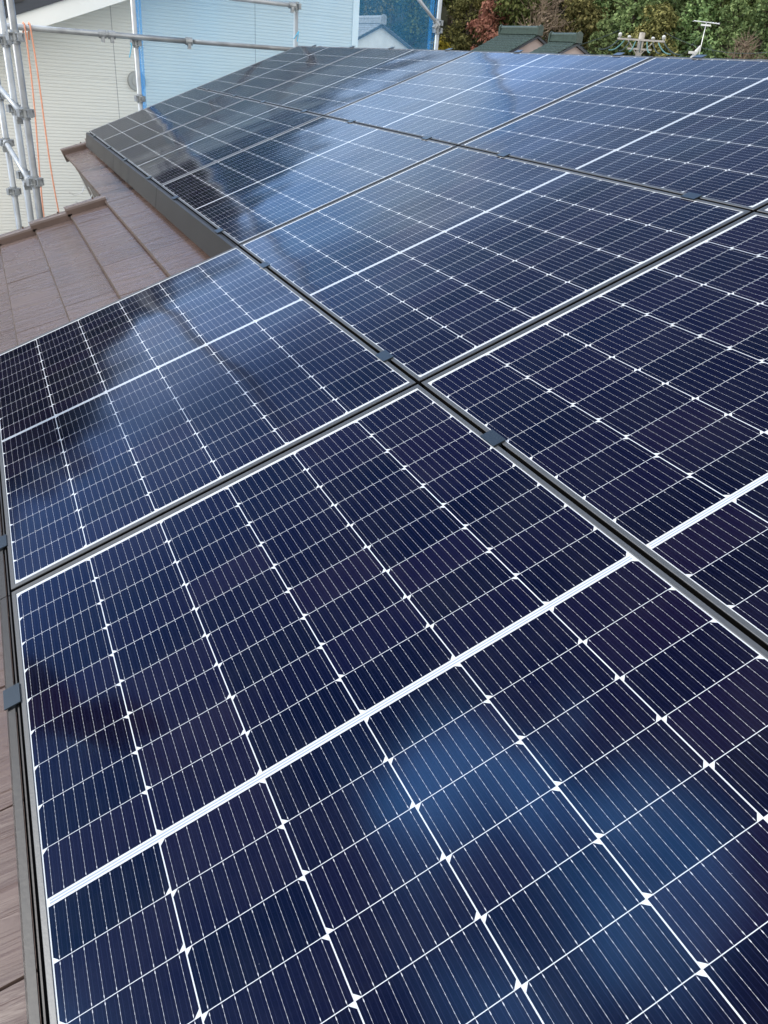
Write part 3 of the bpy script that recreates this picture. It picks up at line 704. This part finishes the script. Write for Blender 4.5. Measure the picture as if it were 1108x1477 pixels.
# two green roofs
A1, B1 = px(724, 50, 58), px(777, 51, 54.8)
village_house(A1, B1, 4.6, R_(27), M['greenroof'], M['pinkwall'], 'larger left house with dark green tiled roof and pinkish gable edge', GZ)
A2, B2 = px(796, 61, 53.2), px(833, 62, 50.8)
village_house(A2, B2, 3.4, R_(27), M['greenroof'], M['pinkwall'], 'smaller right house with dark green tiled roof and gable wires', GZ)
A3, B3 = px(505, 35, 62), px(552, 35, 57.5)
village_house(A3, B3, 5.2, R_(27), M['greyroof'], M['plaster'], 'white plastered house with grey tiled gable roof behind the blue mesh', GZ)

# utility pole
pt = px(927, 47, 36)
up_ = empty('utility_pole', Vector((pt.x, pt.y, GZ)), 'concrete utility pole with crossarm and pale insulators before the forest', 'utility pole')
fw = Vector((pt.x - CAM.x, pt.y - CAM.y, 0)).normalized(); sd_ = Vector((fw.y, -fw.x, 0))
m = MB(); m.tube([(pt.x, pt.y, GZ), (pt.x, pt.y, pt.z)], [.17, .105], 16); m.build('shaft', M['concrete'], up_, smooth=False)
arm = Vector((pt.x, pt.y, px(925, 58, 36).z))
m = MB(); m.box(arm - fw * .13, 1.75, .06, .06, (sd_, fw, Vector((0, 0, 1)))); m.box(arm - fw * .13 - Vector((0, 0, .30)), .9, .06, .06, (sd_, fw, Vector((0, 0, 1))))
m.tube([arm - fw * .14 - sd_ * .5, arm - fw * .12 - Vector((0, 0, .55))], .018, 6); m.tube([arm - fw * .14 + sd_ * .5, arm - fw * .12 - Vector((0, 0, .55))], .018, 6)
m.build('crossarm', M['concrete'], up_)
for s in (-.80, -.45, .42, .80):
    c_ = arm - fw * .13 + sd_ * s; tall = abs(s) > .6; q = MB(); pts = [c_ + Vector((0, 0, z)) for z in (.03, .10, .11, .17, .18, .25, .30)]
    k = .68 if tall else .42
    q.tube([c_ + (p_ - c_) * k for p_ in pts], [.03, .035, .07, .06, .075, .06, .03], 12); q.build('insulator', M['ceramic'], up_, smooth=True)
rng = random.Random(5)
for i in range(9):
    s = -1.1 + i * .28; q = MB(); a_ = arm + sd_ * s * .75 - fw * .15 - Vector((0, 0, .05)); pts = [a_]
    for k in range(1, 7): pts.append(a_ + sd_ * (s * .10 * k) + Vector((0, 0, -.13 * k + .012 * k * k)) - fw * (.05 * k))
    q.tube(pts, .022, 6); q.build('cable_drop', M['teal'] if i % 2 else M['wire'], up_, smooth=True)
# overhead wires
for k, (x2, y2) in enumerate(((1180, 60), (640, 72))):
    e2 = px(x2, y2, 34); s_ = arm + sd_ * (.8 if k == 0 else -.8) + Vector((0, 0, .3)); q = MB()
    q.tube([s_.lerp(e2, t / 16) - Vector((0, 0, 1.0 * (t / 16) * (1 - t / 16) * 4 * .5)) for t in range(17)], .009, 5)
    tag(q.build('overhead_wire', M['wire'], origin=s_), 'thin wire running %s from the utility pole' % ('right' if k == 0 else 'left toward the green roofs'), 'wire', 'overhead wires')

# antenna on a house hidden below the ridge line
ab = px(1009, 76, 30); at_ = px(1019, 33, 30)
hb = px(1040, 92, 30)
r0 = Vector((ab.x, ab.y, ab.z - 1.7)); alr = Vector((-.55, .84, 0)).normalized()
village_house(r0 - alr * 3.2, r0 + alr * 3.2, 3.6, R_(24), M['greyroof'], M['plaster'], 'house hidden below the ridge that carries the television antenna', GZ)
an = empty('television_antenna', r0, 'thin white television antenna on a slanting mast before the green pines', 'antenna')
m = MB(); m.tube([r0 + Vector((0, 0, .30)), ab + Vector((0, 0, -.02)), at_], .011, 8); m.build('mast', M['alu'], an, smooth=True)
fw = Vector((at_.x - CAM.x, at_.y - CAM.y, 0)).normalized(); sd_ = Vector((fw.y, -fw.x, 0)); bx_ = (sd_ * .93 + fw * .36).normalized(); ln_ = Vector((-bx_.y, bx_.x, 0))
m = MB(); m.tube([at_ - bx_ * .40 + Vector((0, 0, .03)), at_ + bx_ * .42 + Vector((0, 0, .0))], .012, 8); m.build('boom', M['alu'], an)
m = MB(); m.box(at_ - Vector((0, 0, .06)), .30, .03, .045, (bx_, ln_, Vector((0, 0, 1)))); m.build('bracket', M['alu'], an)
for i in range(9):
    c_ = at_ + bx_ * (-.38 + i * .095) + Vector((0, 0, .02)); m = MB(); hl = .14 - .006 * i; m.tube([c_ - ln_ * hl, c_ + ln_ * hl], .006, 6); m.build('element', M['alu'], an)
wb = px(1005, 74, 30.0); m = MB(); d_ = (px(1011, 66, 30) - wb).normalized()
m.tube([wb - d_ * .25, wb, px(1011, 66, 30)], [.05, .06, .03], 12); m.box(wb - sd_ * .14 - Vector((0, 0, .04)), 20e-2, .14, .07, (sd_, fw, Vector((0, 0, 1)))); m.build('mast_foot', M['ceramic'], an)
for s in (-1, 1):
    m = MB(); m.tube([at_.lerp(ab, .3), r0 + sd_ * s * 1.5 + Vector((0, 0, .3))], .004, 4); m.build('guy_wire', M['wire'], an)

# ------------------------------------------------------------------ trees
def quad(mb, c, n, s, rng):
    n = n.normalized(); a = n.orthogonal().normalized(); t = rng.uniform(0, 6.283); b = n.cross(a); x = a * math.cos(t) + b * math.sin(t); y = n.cross(x)
    w = s * rng.uniform(.55, 1.1); h = s * rng.uniform(.9, 1.7)
    mb.add([c - x * w * .5 - y * h * .35, c + x * w * .5 - y * h * .3, c + x * w * .3 + y * h * .5 + n * s * .12, c - x * w * .28 + y * h * .5 + n * s * .1], [(0, 1, 2, 3)])
def rdir(r):
    while 1:
        v = Vector((r.uniform(-1, 1), r.uniform(-1, 1), r.uniform(-1, 1)))
        if .05 < v.length < 1: return v.normalized()
def broadleaf(seed, H, Rr, leafm, barkm, nleaf=5200, s=.22, sparse=False, clumps=16):
    r = random.Random(seed); root = bpy.data.objects.new('tree', None); COL.objects.link(root)
    tr = MB(); cr = MB(); base = H * .30
    tr.tube([(0, 0, -.6), (.1, .05, H * .3), (.05, -.1, H * .62), (0, 0, H * .9)], [H * .026, H * .020, H * .011, .03], 8)
    cl = []
    for i in range(clumps):
        t = r.uniform(0, 6.283); z = H * (.34 + .60 * (i + .5) / clumps); wr = Rr * (1.0 - .75 * max(0, (z / H - .5) / .5) ** 1.5) * r.uniform(.35, .85)
        c = Vector((math.cos(t) * wr, math.sin(t) * wr, z)); cl.append((c, Rr * r.uniform(.30, .50)))
        s0 = Vector((0, 0, z - Rr * .5 if z > H * .5 else H * .28)); mid = s0.lerp(c, .55) + Vector((0, 0, .2))
        tr.tube([s0, mid, c], [H * .010, H * .007, .02], 5)
        if sparse:
            for k in range(9):
                d = rdir(r); d.z = abs(d.z) * .9 + .1; tr.tube([c.lerp(mid, r.uniform(0, .5)), c + d * Rr * .34, c + d * Rr * .62 + rdir(r) * .2], [.035, .022, .010], 4)
    for i in range(nleaf):
        c, q = cl[r.randrange(len(cl))]; d = rdir(r)
        if d.z < -.35 and r.random() < .7: d.z = -d.z
        rad = q * (r.uniform(.55, 1.0) + .18 * noise.noise(c + d * 3)) * 1.1
        p_ = c + Vector((d.x * rad, d.y * rad, d.z * rad * .85)); nn = d * .8 + rdir(r) * .7 + Vector((0, 0, .35))
        quad(cr, p_, nn, s * r.uniform(.6, 1.25), r)
    tr.build('trunk', barkm).parent = root; cr.build('crown', leafm).parent = root
    return root
def pine(seed, H, Rr, leafm, barkm, s=.20, tiers=15):
    r = random.Random(seed); root = bpy.data.objects.new('tree', None); COL.objects.link(root); tr = MB(); cr = MB()
    tr.tube([(0, 0, -.6), (.08, 0, H * .4), (0, .06, H * .75), (0, 0, H)], [H * .022, H * .016, H * .009, .02], 8)
    for i in range(tiers):
        z = H * (.20 + .78 * i / tiers); L_ = Rr * (1 - .86 * (i / tiers) ** 1.2) * r.uniform(.75, 1.1); nb = r.randint(5, 7); t0 = r.uniform(0, 6)
        for b in range(nb):
            t = t0 + 6.283 * b / nb + r.uniform(-.3, .3); L2 = L_ * r.uniform(.65, 1.1); tip = Vector((math.cos(t) * L2, math.sin(t) * L2, z + L2 * r.uniform(.05, .42)))
            a = Vector((0, 0, z)); tr.tube([a, a.lerp(tip, .5) - Vector((0, 0, L2 * .05)), tip], [.045, .03, .012], 4)
            for k in range(int(16 + L2 * 26)):
                f_ = r.uniform(.25, 1.05); p_ = a.lerp(tip, f_) + rdir(r) * (.10 + L2 * .13) + Vector((0, 0, .08)); nn = rdir(r) + Vector((math.cos(t) * .6, math.sin(t) * .6, .7))
                quad(cr, p_, nn, s * r.uniform(.5, 1.2), r)
    for k in range(40): quad(cr, Vector((r.uniform(-.15, .15), r.uniform(-.15, .15), H - r.uniform(0, 1.0))), rdir(r), s * .8, r)
    tr.build('trunk', barkm).parent = root; cr.build('crown', leafm).parent = root
    return root
KIND = {
 'dark': [broadleaf(1, 9.5, 3.1, M['leaf_dark'], M['bark']), broadleaf(2, 8.2, 3.4, M['leaf_dark'], M['bark'])],
 'olive': [broadleaf(3, 8.6, 3.0, M['leaf_olive'], M['bark']), broadleaf(4, 9.2, 2.7, M['leaf_olive'], M['bark'], nleaf=4200)],
 'pine': [pine(5, 10.5, 2.7, M['leaf_pine'], M['bark']), pine(6, 9.0, 2.5, M['leaf_pine'], M['bark'])],
 'red': [broadleaf(7, 8.2, 1.9, M['leaf_red'], M['bark'], nleaf=3200, s=.19)],
 'brown': [broadleaf(8, 8.8, 2.6, M['leaf_brown'], M['palebark'], nleaf=1100, s=.17, sparse=True, clumps=20), broadleaf(9, 8.0, 2.2, M['leaf_brown'], M['palebark'], nleaf=800, s=.17, sparse=True, clumps=18)],
 'yellow': [broadleaf(10, 5.0, 1.9, M['leaf_yellow'], M['bark'], nleaf=2400, s=.17)],
}
TXT = {'dark': ('dense dark evergreen tree', 'dark evergreens on the hillside'), 'olive': ('dull olive leafy tree', 'olive trees on the hillside'), 'pine': ('bright green pine', 'pines on the hillside'),
       'red': ('red-leaved autumn tree', None), 'brown': ('nearly bare brown tree', 'bare brown trees on the hillside'), 'yellow': ('low yellow-leaved tree', 'yellow trees at the foot of the hill')}
used = {}; RANK = 0
trees = []
def plant(kind, x, d, sc_=1.0, which=None):
    d = d if kind == 'yellow' else 71.5 + (d - 64) * .72
    ks = KIND[kind]; i = which if which is not None else len(trees) % len(ks); src = ks[i % len(ks)]
    if (kind, i) not in used: used[(kind, i)] = 1; o = src
    else: o = copy_thing(src)
    r = ray(x, 60); h = math.degrees(math.atan2(r.y, -r.x)); q = polar(h, d); q.z = hill_z(h, d) - .15
    o.location = q; rr = random.Random(x * 13 + d); o.rotation_euler = (0, 0, rr.uniform(0, 6.28)); s = sc_ * rr.uniform(.92, 1.1); o.scale = (s, s, s * rr.uniform(.95, 1.1))
    o.name = {'pine': 'pine_tree', 'brown': 'bare_tree', 'red': 'red_leaved_tree', 'yellow': 'yellow_leaved_tree'}.get(kind, 'evergreen_tree')
    trees.append((o, kind, x, d, RANK))
    return o
# front row, left to right, then rows climbing the hill
front = [('dark', 500, 66, .9), ('olive', 545, 63, .85), ('dark', 590, 66, .9), ('yellow', 636, 68.5, .95), ('yellow', 658, 68, .9), ('olive', 673, 66, .8), ('red', 708, 63, .95), ('dark', 742, 64, .85), ('brown', 772, 62, .9), ('brown', 806, 64, .9),
         ('olive', 835, 66, .85), ('pine', 868, 62, .82), ('pine', 905, 66, .95), ('olive', 945, 64, .75), ('pine', 962, 68, .98), ('pine', 1003, 66, 1.0), ('dark', 1030, 70, .9), ('pine', 1052, 65, .92), ('brown', 1078, 61, .62), ('pine', 1098, 66, .95), ('pine', 1132, 67, 1.0)]
second = [('olive', 520, 76, 1), ('dark', 565, 74, 1), ('dark', 612, 77, .9), ('brown', 672, 73, .95), ('dark', 645, 76, .85), ('dark', 690, 80, 1), ('brown', 722, 76, 1), ('dark', 760, 77, 1), ('brown', 792, 75, 1.05), ('dark', 822, 78, .9), ('pine', 850, 74, 1), ('dark', 886, 77, 1), ('pine', 925, 76, 1), ('pine', 982, 77, 1.05), ('olive', 1022, 79, 1), ('pine', 1074, 76, 1), ('dark', 1112, 78, 1)]
third = [('dark', 535, 88, 1), ('olive', 590, 86, 1), ('brown', 660, 85, 1), ('olive', 700, 90, 1), ('dark', 735, 86, 1), ('brown', 775, 88, 1), ('dark', 812, 88, 1), ('olive', 846, 87, 1), ('dark', 878, 89, 1), ('pine', 908, 87, 1), ('dark', 945, 90, 1), ('pine', 985, 88, 1), ('dark', 1035, 91, 1), ('pine', 1090, 88, 1), ('dark', 625, 89, 1)]
for RANK, row in ((0, front), (1, second), (2, third)):
    for a_ in row: plant(*a_)
def place_words(x):
    return ('behind the blue mesh' if x < 627 else 'just right of the blue mesh' if x < 690 else 'left of the green roofs' if x < 735 else 'above the larger green roof' if x < 788 else 'above the smaller green roof' if x < 838 else
            'left of the utility pole' if x < 895 else 'behind the utility pole' if x < 965 else 'left of the antenna' if x < 1008 else 'right of the antenna' if x < 1060 else 'at the right photo edge')
seen_l = {}
for o, kind, x, d, rk in sorted(trees, key=lambda t: (t[4], t[2])):
    rw = ('at the hill foot', 'in the second rank', 'high up the hill')[rk]
    l = '%s %s, %s' % (TXT[kind][0], place_words(x), rw)
    seen_l.setdefault(l, []).append(o)
    tag(o, l, 'tree', TXT[kind][1] or 'trees on the hillside')
for l, os_ in seen_l.items():
    if len(os_) > 1:
        for k, o in enumerate(sorted(os_, key=lambda q: -q.location.x + 0)):
            xs = sorted(os_, key=lambda q: math.atan2(q.location.y - CAM.y, CAM.x - q.location.x)); i = xs.index(o)
            o['label'] = l.replace(', ', ', %s one ' % (['left', 'right'] if len(xs) == 2 else ['left', 'middle', 'right'])[min(i, 2)], 1)
# the wood covering the rest of the hill, above and beyond the frame
wd = MB(); r = random.Random(11)
for i in range(1500):
    h = r.uniform(-60, 92); d = r.uniform(92, 152) if -2 < h < 52 or r.random() < .5 else r.uniform(60, 152)
    if h < -2 and d < 62: continue
    if -2 < h < 52 and d < 92: continue
    base = polar(h, d, hill_z(h, d)); H = r.uniform(5, 9); Rr = r.uniform(1.8, 3.0)
    for k in range(34):
        dr = rdir(r); dr.z = abs(dr.z) if r.random() < .8 else dr.z
        quad(wd, base + Vector((dr.x * Rr, dr.y * Rr, H * .55 + dr.z * H * .45)), dr + rdir(r) * .5, 1.25, r)
tag(wd.build('woods', M['leaf_wood']), 'mass of dark woodland covering the upper hillside', 'woods', kind='stuff')
